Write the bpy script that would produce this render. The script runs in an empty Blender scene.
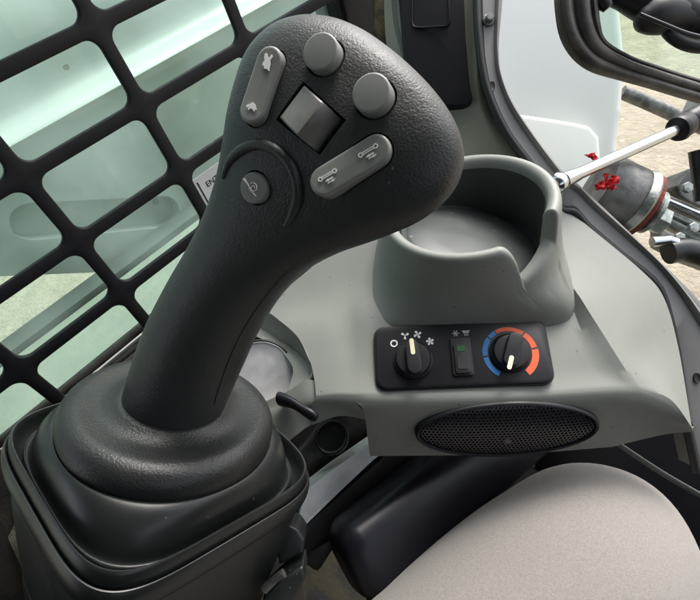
import bpy, bmesh, math, random
from mathutils import Vector as V, Matrix
from mathutils.bvhtree import BVHTree
random.seed(7)
sc = bpy.context.scene
C = sc.collection
PI = math.pi

# ------------------------------------------------------------------ camera
F = 480.0                                   # focal length in reference pixels (700 wide)
CR = V((0.71658685, 0.64916228, -0.25513061))
CU = V((-0.34485742, 0.64768732, 0.67939274))
CF = V((-0.60628099, 0.39886022, -0.68799265))
def ray(x, y): return CF + CR*((x-350)/F) + CU*((300-y)/F)
def P(x, y, d): return ray(x, y)*d
def on_plane(x, y, p, n):
    r = ray(x, y); return r*(p.dot(n)/r.dot(n))
def WX(x, y, c): return on_plane(x, y, V((c,0,0)), V((1,0,0)))
def WZ(x, y, c): return on_plane(x, y, V((0,0,c)), V((0,0,1)))
cam_data = bpy.data.cameras.new('camera'); cam = bpy.data.objects.new('camera', cam_data); C.objects.link(cam)
cam_data.sensor_width = 36; cam_data.lens = 36*F/700
cam_data.clip_start = 0.01; cam_data.clip_end = 500
M = Matrix((CR, CU, -CF)).transposed().to_4x4(); cam.matrix_world = M
sc.camera = cam

# ------------------------------------------------------------------ materials
def mat(name, color, rough=0.5, metal=0.0, bump=None, var=None, spec=0.5, coat=0.0, sheen=0.0, speck=None):
    """bump=(kind, scale, strength, distance); var=(scale, amount, other colour)"""
    m = bpy.data.materials.new(name); m.use_nodes = True
    nt = m.node_tree; b = nt.nodes['Principled BSDF']
    b.inputs['Base Color'].default_value = (*color, 1)
    b.inputs['Roughness'].default_value = rough
    b.inputs['Metallic'].default_value = metal
    b.inputs['Specular IOR Level'].default_value = spec
    b.inputs['Coat Weight'].default_value = coat
    b.inputs['Sheen Weight'].default_value = sheen
    tc = nt.nodes.new('ShaderNodeTexCoord')
    def noise(scale, detail=4, rough=.6):
        n = nt.nodes.new('ShaderNodeTexNoise'); n.inputs['Scale'].default_value = scale
        n.inputs['Detail'].default_value = detail; n.inputs['Roughness'].default_value = rough
        nt.links.new(tc.outputs['Object'], n.inputs['Vector']); return n
    if var:
        n = noise(var[0], 5)
        r = nt.nodes.new('ShaderNodeValToRGB'); r.color_ramp.elements[0].position = .5-var[1]; r.color_ramp.elements[1].position = .5+var[1]
        r.color_ramp.elements[0].color = (*color, 1); r.color_ramp.elements[1].color = (*var[2], 1)
        nt.links.new(n.outputs['Fac'], r.inputs['Fac']); nt.links.new(r.outputs['Color'], b.inputs['Base Color'])
        mr = nt.nodes.new('ShaderNodeMapRange'); mr.inputs['To Min'].default_value = max(rough-.08, .03); mr.inputs['To Max'].default_value = min(rough+.12, 1)
        n2 = noise(var[0]*2.3, 4); nt.links.new(n2.outputs['Fac'], mr.inputs['Value']); nt.links.new(mr.outputs['Result'], b.inputs['Roughness'])
    if speck:                              # sparse grit: (scale, size, share, colour)
        v = nt.nodes.new('ShaderNodeTexVoronoi'); v.inputs['Scale'].default_value = speck[0]
        nd = noise(speck[0]*2.5, 3); mxv = nt.nodes.new('ShaderNodeMix'); mxv.data_type = 'RGBA'; mxv.inputs['Factor'].default_value = .004
        nt.links.new(tc.outputs['Object'], mxv.inputs['A']); nt.links.new(nd.outputs['Color'], mxv.inputs['B']); nt.links.new(mxv.outputs['Result'], v.inputs['Vector'])
        lt = nt.nodes.new('ShaderNodeMath'); lt.operation = 'LESS_THAN'; lt.inputs[1].default_value = speck[1]; nt.links.new(v.outputs['Distance'], lt.inputs[0])
        sc_ = nt.nodes.new('ShaderNodeSeparateColor'); nt.links.new(v.outputs['Color'], sc_.inputs[0])
        gt = nt.nodes.new('ShaderNodeMath'); gt.operation = 'GREATER_THAN'; gt.inputs[1].default_value = 1-speck[2]; nt.links.new(sc_.outputs[0], gt.inputs[0])
        mu = nt.nodes.new('ShaderNodeMath'); mu.operation = 'MULTIPLY'; nt.links.new(lt.outputs[0], mu.inputs[0]); nt.links.new(gt.outputs[0], mu.inputs[1])
        m8 = nt.nodes.new('ShaderNodeMath'); m8.operation = 'MULTIPLY'; m8.inputs[1].default_value = .75; nt.links.new(mu.outputs[0], m8.inputs[0])
        mc = nt.nodes.new('ShaderNodeMix'); mc.data_type = 'RGBA'; nt.links.new(m8.outputs[0], mc.inputs['Factor'])
        if b.inputs['Base Color'].is_linked: nt.links.new(b.inputs['Base Color'].links[0].from_socket, mc.inputs['A'])
        else: mc.inputs['A'].default_value = (*color, 1)
        mc.inputs['B'].default_value = (*speck[3], 1); nt.links.new(mc.outputs['Result'], b.inputs['Base Color'])
    if bump:
        bn = nt.nodes.new('ShaderNodeBump'); bn.inputs['Strength'].default_value = bump[2]; bn.inputs['Distance'].default_value = bump[3]
        if bump[0] == 'leather':
            v = nt.nodes.new('ShaderNodeTexVoronoi'); v.inputs['Scale'].default_value = bump[1]; v.feature = 'SMOOTH_F1'
            nz = noise(bump[1]*.5, 3)
            mx = nt.nodes.new('ShaderNodeMix'); mx.data_type = 'RGBA'; mx.inputs['Factor'].default_value = .0018
            nt.links.new(tc.outputs['Object'], mx.inputs['A']); nt.links.new(nz.outputs['Color'], mx.inputs['B'])
            nt.links.new(mx.outputs['Result'], v.inputs['Vector'])
            ad = nt.nodes.new('ShaderNodeMath'); ad.operation = 'MULTIPLY_ADD'; ad.inputs[1].default_value = -1.0
            n3 = noise(bump[1]*.22, 2); nt.links.new(v.outputs['Distance'], ad.inputs[0]); nt.links.new(n3.outputs['Fac'], ad.inputs[2])
            nt.links.new(ad.outputs[0], bn.inputs['Height'])
        else:
            n = noise(bump[1], 5, .7); nt.links.new(n.outputs['Fac'], bn.inputs['Height'])
        nt.links.new(bn.outputs['Normal'], b.inputs['Normal'])
    return m
def glass_mat(name, tint, dust=0.03, dustcol=(.5,.55,.5)):
    m = bpy.data.materials.new(name); m.use_nodes = True; nt = m.node_tree
    nt.nodes.remove(nt.nodes['Principled BSDF']); out = nt.nodes['Material Output']
    t = nt.nodes.new('ShaderNodeBsdfTransparent'); t.inputs['Color'].default_value = (*tint, 1)
    g = nt.nodes.new('ShaderNodeBsdfGlossy'); g.inputs['Roughness'].default_value = .03
    lw = nt.nodes.new('ShaderNodeLayerWeight'); lw.inputs['Blend'].default_value = .5
    pw = nt.nodes.new('ShaderNodeMath'); pw.operation = 'POWER'; pw.inputs[1].default_value = 4.0; nt.links.new(lw.outputs['Facing'], pw.inputs[0])
    fr = nt.nodes.new('ShaderNodeMath'); fr.operation = 'MULTIPLY_ADD'; fr.inputs[1].default_value = .7; fr.inputs[2].default_value = .03; nt.links.new(pw.outputs[0], fr.inputs[0])
    mx = nt.nodes.new('ShaderNodeMixShader'); nt.links.new(fr.outputs[0], mx.inputs[0]); nt.links.new(t.outputs[0], mx.inputs[1]); nt.links.new(g.outputs[0], mx.inputs[2])
    d = nt.nodes.new('ShaderNodeBsdfTranslucent'); d.inputs['Color'].default_value = (*dustcol, 1)
    tc = nt.nodes.new('ShaderNodeTexCoord'); n = nt.nodes.new('ShaderNodeTexNoise'); n.inputs['Scale'].default_value = 9; n.inputs['Detail'].default_value = 7
    nt.links.new(tc.outputs['Object'], n.inputs['Vector'])
    mr = nt.nodes.new('ShaderNodeMapRange'); mr.inputs['From Min'].default_value = .35; mr.inputs['From Max'].default_value = .8; mr.inputs['To Max'].default_value = dust
    nt.links.new(n.outputs['Fac'], mr.inputs['Value'])
    vo = nt.nodes.new('ShaderNodeTexVoronoi'); vo.inputs['Scale'].default_value = 46; wn = nt.nodes.new('ShaderNodeTexNoise'); wn.inputs['Scale'].default_value = 160; nt.links.new(tc.outputs['Object'], wn.inputs['Vector'])
    wm = nt.nodes.new('ShaderNodeMix'); wm.data_type = 'RGBA'; wm.inputs['Factor'].default_value = .006
    nt.links.new(tc.outputs['Object'], wm.inputs['A']); nt.links.new(wn.outputs['Color'], wm.inputs['B']); nt.links.new(wm.outputs['Result'], vo.inputs['Vector'])
    lt = nt.nodes.new('ShaderNodeMath'); lt.operation = 'LESS_THAN'; lt.inputs[1].default_value = .065; nt.links.new(vo.outputs['Distance'], lt.inputs[0])
    sp_ = nt.nodes.new('ShaderNodeSeparateColor'); nt.links.new(vo.outputs['Color'], sp_.inputs[0])
    gt = nt.nodes.new('ShaderNodeMath'); gt.operation = 'GREATER_THAN'; gt.inputs[1].default_value = .70; nt.links.new(sp_.outputs[0], gt.inputs[0])
    mu = nt.nodes.new('ShaderNodeMath'); mu.operation = 'MULTIPLY'; nt.links.new(lt.outputs[0], mu.inputs[0]); nt.links.new(gt.outputs[0], mu.inputs[1])
    mu2 = nt.nodes.new('ShaderNodeMath'); mu2.operation = 'MULTIPLY'; mu2.inputs[1].default_value = .7; nt.links.new(mu.outputs[0], mu2.inputs[0])
    bug = nt.nodes.new('ShaderNodeBsdfDiffuse'); bug.inputs['Color'].default_value = (.06,.05,.035,1)
    mb = nt.nodes.new('ShaderNodeMixShader'); nt.links.new(mu2.outputs[0], mb.inputs[0]); nt.links.new(mx.outputs[0], mb.inputs[1]); nt.links.new(bug.outputs[0], mb.inputs[2]); mx = mb
    m2 = nt.nodes.new('ShaderNodeMixShader'); nt.links.new(mr.outputs[0], m2.inputs[0]); nt.links.new(mx.outputs[0], m2.inputs[1]); nt.links.new(d.outputs[0], m2.inputs[2])
    nt.links.new(m2.outputs[0], out.inputs['Surface']); return m
def emit_mat(name, col, s):
    m = mat(name, col, .4); b = m.node_tree.nodes['Principled BSDF']
    b.inputs['Emission Color'].default_value = (*col, 1); b.inputs['Emission Strength'].default_value = s; return m

m_grip   = mat('soft_touch_black', (.025,.027,.027), .46, bump=('leather', 1000, .50, .0004), var=(18,.25,(.034,.036,.035)), speck=(140,.09,.14,(.17,.17,.15)))
m_gait   = mat('gaiter_rubber', (.012,.013,.013), .40, bump=('leather', 800, .4, .0005), var=(14,.25,(.022,.023,.023)))
m_rubber = mat('black_rubber', (.010,.012,.012), .34, bump=('noise', 500, .12, .0004), var=(12,.2,(.018,.020,.020)), speck=(130,.10,.25,(.16,.16,.14)))
m_button = mat('grey_button', (.235,.24,.222), .42, bump=('noise', 1500, .12, .0002), var=(60,.3,(.205,.21,.195)))
m_wheel  = mat('grey_thumb_wheel', (.21,.205,.19), .40, bump=('noise', 900, .15, .0002), var=(80,.2,(.15,.145,.135)))
m_dark   = mat('dark_plastic', (.010,.010,.011), .5, bump=('noise', 700, .1, .0003))
m_black  = mat('gloss_black_plastic', (.006,.006,.009), .42, bump=('noise', 900, .05, .0002), var=(20,.3,(.009,.009,.012)), spec=.35)
m_cons   = mat('grey_green_trim', (.195,.205,.185), .50, bump=('noise', 1100, .4, .0004), var=(22,.25,(.212,.222,.201)), speck=(95,.11,.22,(.10,.10,.08)))
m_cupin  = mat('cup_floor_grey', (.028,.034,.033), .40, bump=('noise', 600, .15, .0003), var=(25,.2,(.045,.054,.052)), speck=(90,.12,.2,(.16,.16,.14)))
m_cupshade  = mat('shaded_cup_wall', (.040,.045,.040), .5, bump=('noise', 900, .2, .0003))  # cup wall plastic darkened, its shade put into the colour
m_beige  = mat('beige_trim', (.26,.26,.21), .55, bump=('noise', 1000, .2, .0003), var=(20,.25,(.21,.215,.175)))
m_white  = mat('white_print', (.90,.90,.85), .5)
m_cream  = mat('cream_pointer', (.82,.78,.52), .45)
m_blue   = mat('blue_print', (.02,.18,.46), .45)
m_red    = mat('orange_red_print', (.66,.10,.028), .45)
m_green  = emit_mat('green_lamp', (.02,.10,.035), .05)
m_frame  = mat('grey_painted_steel', (.18,.18,.178), .42, .1, bump=('noise', 300, .12, .0005), var=(16,.25,(.225,.222,.215)))
m_guard  = mat('black_guard_paint', (.008,.009,.011), .55, bump=('noise', 400, .15, .0005), var=(30,.2,(.014,.014,.016)), speck=(85,.13,.18,(.25,.25,.22)), spec=.28)
m_seal   = mat('weathered_rubber', (.030,.027,.024), .42, bump=('noise', 120, .4, .002), var=(30,.12,(.075,.068,.058)))
m_steel  = mat('bright_steel', (.62,.64,.66), .2, 1.0, bump=('noise', 250, .05, .0003))
m_zinc   = mat('scuffed_zinc', (.42,.45,.42), .38, .8, bump=('noise', 120, .5, .002), var=(45,.1,(.20,.23,.21)))
m_gun    = mat('dark_greased_steel', (.075,.08,.077), .42, .6, bump=('noise', 90, .4, .002), var=(40,.14,(.2,.2,.19)))
m_ragred = mat('red_cloth', (.55,.012,.018), .75, bump=('noise', 300, .7, .002))
m_rust   = mat('red_rust', (.22,.03,.022), .8, bump=('noise', 260, .8, .002), var=(90,.1,(.10,.03,.02)))
m_arm    = mat('white_arm_paint', (.62,.64,.62), .32, bump=('noise', 30, .1, .001), var=(4,.3,(.55,.58,.56)), speck=(18,.12,.25,(.30,.28,.22)))
m_body   = mat('white_body_paint', (.60,.62,.595), .30, bump=('noise', 40, .08, .001), var=(5,.3,(.555,.58,.555)), speck=(14,.1,.25,(.30,.29,.26)))
m_strip  = mat('white_strip_paint', (.88,.90,.90), .42, bump=('noise', 160, .2, .001), var=(30,.2,(.60,.64,.63)))
m_sand   = mat('sandy_ground', (.35,.31,.235), .95, bump=('noise', 35, .9, .02), var=(9,.12,(.27,.24,.18)), speck=(16,.16,.3,(.42,.39,.32)))
m_grass  = mat('mown_grass', (.115,.13,.062), .95, bump=('noise', 50, 1.0, .03), var=(14,.15,(.20,.19,.10)))
m_cloth  = mat('pale_trouser_cloth', (.190,.174,.162), .92, bump=('noise', 1100, .8, .0008), var=(620,.2,(.258,.239,.224)), sheen=.2)
m_floor  = mat('dirty_floor', (.010,.010,.009), .7, bump=('noise', 80, .6, .002), var=(25,.06,(.032,.026,.013)))
m_dirt   = mat('caked_dirt', (.075,.062,.040), .85, bump=('noise', 150, .9, .003), var=(50,.08,(.15,.14,.11)))
m_ledge  = mat('dusty_ledge', (.008,.008,.008), .6, bump=('noise', 120, .6, .002), var=(38,.07,(.045,.042,.038)))
m_navy   = mat('dark_blue_black_cover', (.006,.006,.011), .32, bump=('noise', 200, .08, .0004), var=(18,.2,(.010,.010,.015)), spec=.32)
m_disc   = mat('dusty_cap', (.30,.298,.305), .5, bump=('noise', 220, .2, .0005), var=(26,.16,(.46,.455,.465)), speck=(60,.12,.3,(.12,.115,.11)))
m_label  = mat('label_white', (.82,.84,.82), .45)
m_tyre   = mat('dark_link_paint', (.10,.115,.105), .6, bump=('noise', 60, .3, .002), var=(10,.2,(.14,.155,.145)))
g_green  = glass_mat('green_tinted_glass', (.83,.95,.895), .22, (.72,.80,.76))
g_front  = glass_mat('pale_tinted_glass', (.88,.965,.91), .05)

# ------------------------------------------------------------------ object helpers
WL = {}
def tag(o, label=None, cat=None, group=None, kind=None):
    if label: o['label'] = label
    if cat: o['category'] = cat
    if group: o['group'] = group
    if kind: o['kind'] = kind
    return o
def empty(name, loc, label, cat, group=None):
    o = bpy.data.objects.new(name, None); C.objects.link(o); o.empty_display_size = .02
    o.location = loc; WL[o] = V(loc); tag(o, label, cat, group); return o
def link(name, me, mats, parent=None, smooth=True, angle=40):
    """mesh whose vertices are in world space -> object with its own origin, parented"""
    if not isinstance(mats, (list, tuple)): mats = [mats]
    vs = [v.co for v in me.vertices]
    lo = V([min(v[i] for v in vs) for i in range(3)]); hi = V([max(v[i] for v in vs) for i in range(3)])
    org = (lo+hi)/2
    me.transform(Matrix.Translation(-org))
    me.name = name
    for m in mats:
        if m.name not in [x.name for x in me.materials if x]: me.materials.append(m)
    o = bpy.data.objects.new(name, me); C.objects.link(o); WL[o] = org
    if parent: o.parent = parent; o.location = org - WL[parent]
    else: o.location = org
    if smooth:
        me.shade_smooth(); me.set_sharp_from_angle(angle=math.radians(angle))
    return o
def fin(bm, name='m', normals=True):
    if normals: bmesh.ops.recalc_face_normals(bm, faces=bm.faces)
    me = bpy.data.meshes.new(name); bm.to_mesh(me); bm.free(); return me
def cat(pts, n):
    """Catmull-Rom resample of a list of Vectors, n segments per span"""
    out = []; k = len(pts)
    for i in range(k-1):
        p0 = pts[max(i-1,0)]; p1 = pts[i]; p2 = pts[i+1]; p3 = pts[min(i+2,k-1)]
        for j in range(n):
            t = j/n
            out.append(.5*((2*p1)+(p2-p0)*t+(2*p0-5*p1+4*p2-p3)*t*t+(3*p1-p0-3*p2+p3)*t**3))
    out.append(pts[-1].copy()); return out
def loft(bm, rings, closed=True, cap0=False, cap1=False, mi=0):
    rs = [[bm.verts.new(p) for p in r] for r in rings]
    n = len(rs[0])
    for a, b in zip(rs, rs[1:]):
        for i in range(n if closed else n-1):
            j = (i+1) % n
            f = bm.faces.new((a[i], a[j], b[j], b[i])); f.material_index = mi
    if cap0: bm.faces.new(rs[0][::-1]).material_index = mi
    if cap1: bm.faces.new(rs[-1]).material_index = mi
    return rs
def frame_from(n, xdir=None):
    n = n.normalized(); xdir = xdir or CR
    ex = (xdir - n*xdir.dot(n)).normalized(); ey = n.cross(ex).normalized()
    return ex, ey, n
def tube(bm, pts, rad, seg=16, caps=True, squash=None, mi=0, up=None):
    rings = []; t0 = None; nx = None
    for i, p in enumerate(pts):
        t = (pts[min(i+1,len(pts)-1)] - pts[max(i-1,0)]).normalized()
        if nx is None:
            a = up or V((0.13,.21,.97)); nx = (a - t*a.dot(t)).normalized()
        else: nx = (nx - t*nx.dot(t)).normalized()
        ny = t.cross(nx)
        r = rad[i] if isinstance(rad, (list,tuple)) else rad
        sq = squash or 1
        rings.append([p + nx*(math.cos(2*PI*k/seg)*r) + ny*(math.sin(2*PI*k/seg)*r*sq) for k in range(seg)])
    loft(bm, rings, True, caps, caps, mi); return rings
def prism(bm, poly, off, mi=0, bevel=0, segs=2):
    a = [bm.verts.new(p) for p in poly]; b = [bm.verts.new(p+off) for p in poly]; n = len(poly)
    fs = [bm.faces.new(a[::-1]), bm.faces.new(b)]
    for i in range(n): fs.append(bm.faces.new((a[i], a[(i+1)%n], b[(i+1)%n], b[i])))
    for f in fs: f.material_index = mi
    if bevel:
        es = set(e for f in fs for e in f.edges)
        bmesh.ops.recalc_face_normals(bm, faces=fs)
        bmesh.ops.bevel(bm, geom=list(es), offset=bevel, segments=segs, profile=.6, affect='EDGES', clamp_overlap=True)
def prism_top(bm, poly, off, r, steps=4, mi=0):
    """extruded outline whose far end has a rounded rim (outline inset toward centroid)"""
    n = len(poly); c = sum(poly, V())/n; d = off.normalized(); L = off.length
    size = sum((p-c).length for p in poly)/n
    rings = [poly]
    for k in range(steps+1):
        a = k/steps*PI/2
        s = 1 - r*(1-math.cos(a))/size; h = L - r + r*math.sin(a)
        rings.append([c+(p-c)*s + d*h for p in poly])
    rs = loft(bm, rings, True, True, True, mi)
def rrect(c, ex, ey, w, h, r, n=6):
    out = []
    for qx, qy, a0 in ((1,1,0),(-1,1,90),(-1,-1,180),(1,-1,270)):
        for k in range(n+1):
            a = math.radians(a0 + 90*k/n)
            out.append(c + ex*(qx*(w/2-r)+r*math.cos(a)) + ey*(qy*(h/2-r)+r*math.sin(a)))
    return out
def circ(c, ex, ey, r, n=40, r2=None):
    return [c + ex*(r*math.cos(2*PI*k/n)) + ey*((r2 or r)*math.sin(2*PI*k/n)) for k in range(n)]
def pill(c, d, e, L, r, n=12):
    out = []
    for k in range(n+1): a = -PI/2 + PI*k/n; out.append(c + d*(L/2+r*math.cos(a)) + e*(r*math.sin(a)))
    for k in range(n+1): a = PI/2 + PI*k/n; out.append(c + d*(-L/2+r*math.cos(a)) + e*(r*math.sin(a)))
    return out
def patch(bm, grid, nu, nv, mi=0):
    """smooth surface through a control net of Vectors"""
    rows = [cat(r, nu) for r in grid]
    cols = list(zip(*rows)); cols = [cat(list(c), nv) for c in cols]
    rows = list(zip(*cols)); return loft(bm, [list(r) for r in rows], False, mi=mi)
def solid(me, t):
    """give a sheet mesh thickness away from the camera"""
    bm = bmesh.new(); bm.from_mesh(me)
    bmesh.ops.remove_doubles(bm, verts=bm.verts, dist=1e-5)
    bmesh.ops.recalc_face_normals(bm, faces=bm.faces)
    s = sum((f.normal.dot(f.calc_center_median())) * f.calc_area() for f in bm.faces)
    if s > 0: bmesh.ops.reverse_faces(bm, faces=bm.faces)
    bm.normal_update()
    bmesh.ops.solidify(bm, geom=list(bm.faces), thickness=t)
    return fin(bm)
def boolean_cut(me, cutter_bms):
    o = bpy.data.objects.new('tmp', me); C.objects.link(o); cs = []
    for b in cutter_bms:
        cm = fin(b); co = bpy.data.objects.new('cut', cm); C.objects.link(co); cs.append(co)
        md = o.modifiers.new('b', 'BOOLEAN'); md.operation = 'DIFFERENCE'; md.object = co; md.solver = 'EXACT'
    dg = bpy.context.evaluated_depsgraph_get(); dg.update()
    r = bpy.data.meshes.new_from_object(o.evaluated_get(dg))
    for x in cs+[o]: bpy.data.objects.remove(x, do_unlink=True)
    return r
def single(name, build, mats, label, catg, group=None, parent=None, smooth=True, angle=40, kind=None):
    bm = bmesh.new(); build(bm); o = link(name, fin(bm), mats, parent, smooth, angle)
    return tag(o, label, catg, group, kind)

# ================================================================== CONTROL LEVER
lever = empty('control_lever', P(172,430,.372), 'black hand control lever with grey buttons on its head and a wide rubber boot', 'control lever')
# --- boot frame
d2 = .27
p2 = P(105,603,d2); p1 = P(8,440,.3335*d2/.25); p3 = P(309,485,.3646*d2/.25)
BC = (p1+p3)/2; e1 = (p1-p2).normalized(); e2 = (p3-p2).normalized(); bn = e2.cross(e1).normalized()
HS = (p1-p2).length/2/.87
def sring(s, h, e, n=96, sh=V((0,0,0))):
    out = []
    for k in range(n):
        a = 2*PI*k/n; c, s_ = math.cos(a), math.sin(a)
        x = math.copysign(abs(c)**(2/e), c); y = math.copysign(abs(s_)**(2/e), s_)
        out.append(BC + sh + e1*(x*s*HS) + e2*(y*s*HS) + bn*h)
    return out
def ringset(bm, prof, mi=0, sub=3):
    # smooth the profile
    pv = cat([V(p) for p in prof], sub)
    rings = [sring(p[0], p[1], p[2]) for p in pv]
    loft(bm, rings, True, False, False, mi)
bm = bmesh.new()
ringset(bm, [(.86,-.125,5),(.90,-.09,5),(.935,-.05,5),(.953,-.022,5),(.958,-.014,5),(.985,-.012,5),(1.0,-.006,5),(1.0,.001,5),(.986,.0065,5),(.966,.005,5),(.960,.000,5),
             (.962,.010,5),(.950,.0165,5),(.930,.0160,5),(.918,.008,5),(.908,.003,4.6),(.89,.000,4.2)])
link('rubber_base', fin(bm), m_rubber, lever)
bm = bmesh.new()
ringset(bm, [(.903,-.002,4.0),(.902,.004,3.9),(.897,.0075,3.8),(.888,.0065,3.7),(.878,.008,3.5),(.872,.016,3.2),(.862,.026,2.8),(.845,.033,2.4),(.82,.0365,2.1),(.80,.036,2.0),(.79,.032,2)])
link('boot_skirt', fin(bm), m_rubber, lever)
bm = bmesh.new()
ringset(bm, [(.795,.030,2),(.805,.037,2),(.815,.042,2),(.808,.048,2),(.775,.0535,2),(.72,.0565,2),(.67,.0572,2),(.60,.0565,2),(.53,.0562,2),(.47,.0575,2),(.43,.0592,2),(.40,.0605,2),(.33,.061,2)])
gaiter = link('boot_gaiter', fin(bm), m_gait, lever)

# --- grip
ST = [((121,414,.366),(212,432,.361)),
      ((126,394,.359),(224,408,.351)),
      ((136,358,.345),(241,370,.338)),
      ((151,318,.331),(259,331,.323)),
      ((171,279,.317),(281,296,.307)),
      ((194,240,.302),(311,266,.289)),
      ((211,205,.287),(350,244,.271)),
      ((223,170,.273),(395,229,.252)),
      ((230,140,.265),(430,214,.236)),
      ((235,112,.259),(453,190,.226)),
      ((241,88,.256),(463,158,.221)),
      ((249,64,.254),(458,128,.221)),
      ((261,45,.252),(438,96,.223)),
      ((278,30,.250),(408,65,.228)),
      ((299,22,.249),(378,41,.234)),
      ((318,19,.248),(358,29,.240))]
TH = [(.034,.034,2)]*3 + [(.034,.034,2.05),(.033,.034,2.1),(.031,.034,2.2),(.029,.033,2.35),(.026,.032,2.55),(.024,.031,2.75),(.023,.030,2.9),(.022,.028,2.95),(.021,.026,2.9),(.0195,.024,2.8),(.017,.021,2.6),(.013,.015,2.4),(.007,.008,2.2)]
Ls = cat([P(*a) for a, b in ST], 5); Rs = cat([P(*b) for a, b in ST], 5); Ts = cat([V(t) for t in TH], 5)
rings = []
for i in range(len(Ls)):
    L, R, T = Ls[i], Rs[i], Ts[i]
    m_ = (L+R)/2; i0, i1 = max(i-2,0), min(i+2,len(Ls)-1)
    tan = ((Ls[i1]+Rs[i1]) - (Ls[i0]+Rs[i0])).normalized()
    if i > 55: tan = ((Ls[60]+Rs[60]) - (Ls[50]+Rs[50])).normalized()
    w = R-L; N = w.cross(tan).normalized()
    if N.dot(m_) > 0: N = -N
    ring = []
    for k in range(64):
        a = 2*PI*k/64; c, s = math.cos(a), math.sin(a)
        x = math.copysign(abs(c)**(2/T[2]), c); e = 2/T[2]; y = math.copysign(abs(s)**e, s)
        ring.append(m_ + w*(.5*x) + N*(y*(T[0] if y > 0 else T[1])))
    rings.append(ring)
bm = bmesh.new(); loft(bm, rings, True, True, False)
last = rings[-1]; cc = sum(last, V())/64 + (last[16]-last[48]).normalized()*0 + ((Ls[-1]+Rs[-1])-(Ls[-6]+Rs[-6])).normalized()*.004
vs = bm.verts[:][-64:]; cv = bm.verts.new(cc)
for k in range(64): bm.faces.new((vs[k], vs[(k+1)%64], cv))
bmesh.ops.recalc_face_normals(bm, faces=bm.faces)
bvh = BVHTree.FromBMesh(bm)
grip_me = fin(bm)
def hit(x, y):
    r = ray(x, y); loc, n, i, d = bvh.ray_cast(V((0,0,0)), r.normalized())
    if n.dot(r) > 0: n = -n
    return loc, n
# average face normal of the head
fn = sum((hit(x,y)[1] for x, y in ((324,55),(372,95),(350,165),(312,118),(270,90))), V()).normalized()
FX, FY, FN = frame_from(fn)
def fpt(x, y, base):                     # a pixel dropped on the head plane through 'base'
    return on_plane(x, y, base, FN)
cuts = []
def cut_prism(poly, up=.012, down=.006):
    b = bmesh.new(); prism(b, [p - FN*down for p in poly], FN*(up+down)); cuts.append(b)
sym_jobs = []
def local_frame(p, q, base):             # direction of a pixel segment on the head plane
    d = (fpt(*q, base)-fpt(*p, base)).normalized(); return d, FN.cross(d).normalized()
def flat(bm, polys, th, d):
    for po in polys: prism(bm, po, d*th)
# round buttons
RB = [(325,57,18.5,.0062,'plain round grey button'),(375,98,19.5,.0068,'plain round grey button')]
buttons = []
for x, y, rp, hgt, lb in RB:
    b0, _ = hit(x, y); r = rp*b0.dot(CF)/F
    cut_prism(circ(b0, FX, FY, r*1.13, 48), down=.004)
    bm = bmesh.new(); prism_top(bm, circ(b0-FN*.0038, FX, FY, r, 48), FN*(hgt+.0038), .0011)
    o = link('round_button', fin(bm), m_button, lever, angle=50); buttons.append(o)
# horn button
b0, hn_ = hit(256,188); r = 15.5*b0.dot(CF)/F
hn = (hn_+FN).normalized(); hx, hy, _ = frame_from(hn)
b = bmesh.new(); prism(b, [p-hn*.004 for p in circ(b0, hx, hy, r*1.12, 48)], hn*.02); cuts.append(b)
bm = bmesh.new(); prism_top(bm, circ(b0-hn*.0038, hx, hy, r, 48), hn*.0068, .0012)
horn = link('round_button', fin(bm), m_button, lever, angle=50); horn['label'] = 'round grey button marked with a white horn'
top = b0 + hn*.0030
bm = bmesh.new()
u = r/15.5
sp = []
for k in range(40):                       # curled horn tube
    a = k/39*2.9*PI; rr = u*(1.2+3.9*k/39)
    sp.append(top + hx*(1.2*u+rr*math.cos(a-.4)) - hy*(-.2*u+rr*math.sin(a-.4)*-1.0)*1 + hn*.0002)
tube(bm, sp, 1.15*u, 6, squash=.4, up=hn)
tube(bm, [top + hx*(-9*u)+hy*(9*u)+hn*.0002, top+hx*(-5*u)+hy*(4*u)+hn*.0002, top+hx*(-2*u)+hy*(-2*u)+hn*.0002, top+hx*(4*u)+hy*(-8*u)+hn*.0002], [3.2*u,1.7*u,1.4*u,1.2*u], 6, squash=.3, up=hn)
link('horn_symbol', fin(bm), m_white, horn)
# rocker buttons
def rocker(pa, pb, rp, name_syms, lb):
    b0, _ = hit((pa[0]+pb[0])/2, (pa[1]+pb[1])/2)
    A = fpt(*pa, b0); B = fpt(*pb, b0); d = (B-A).normalized(); e = FN.cross(d).normalized()
    c = (A+B)/2; L = (B-A).length; r = rp*b0.dot(CF)/F
    na = (hit(*pa)[1]+hit(*pb)[1]+FN).normalized()
    cut_prism(pill(c, d, e, L, r*1.12), down=.0045)
    po = pill(c - FN*.0045, d, e, L, r, 14)
    bm = bmesh.new(); n = len(po); cen = c - FN*.0045
    rings = [po]
    for k in range(6):
        a = k/5*PI/2; ins = .0016*(1-math.cos(a)); hh = .0045+.0040-.0016+.0016*math.sin(a)
        ring = []
        for p in pill(c - FN*.0045, d, e, L, r-ins, 14):
            t = (p-c).dot(d)/(L/2+r); ring.append(p + FN*(hh + .0011*(t*t) - .0007))
        rings.append(ring)
    # domed cap with a shallow saddle between the two ends
    for s in (.8,.55,.3,.02):
        ring = []
        for p in pill(c - FN*.0045, d, e, L, (r-.0016)*s, 14):
            t = (p-c).dot(d)/(L/2+r); ring.append(p + FN*(.0045+.0040+.0003*(1-s) + .0011*(t*t) - .0007))
        rings.append(ring)
    loft(bm, rings, True, True, True)
    o = link('rocker_button', fin(bm), m_button, lever, angle=60); o['label'] = lb
    return o, c, d, e, L, r
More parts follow.
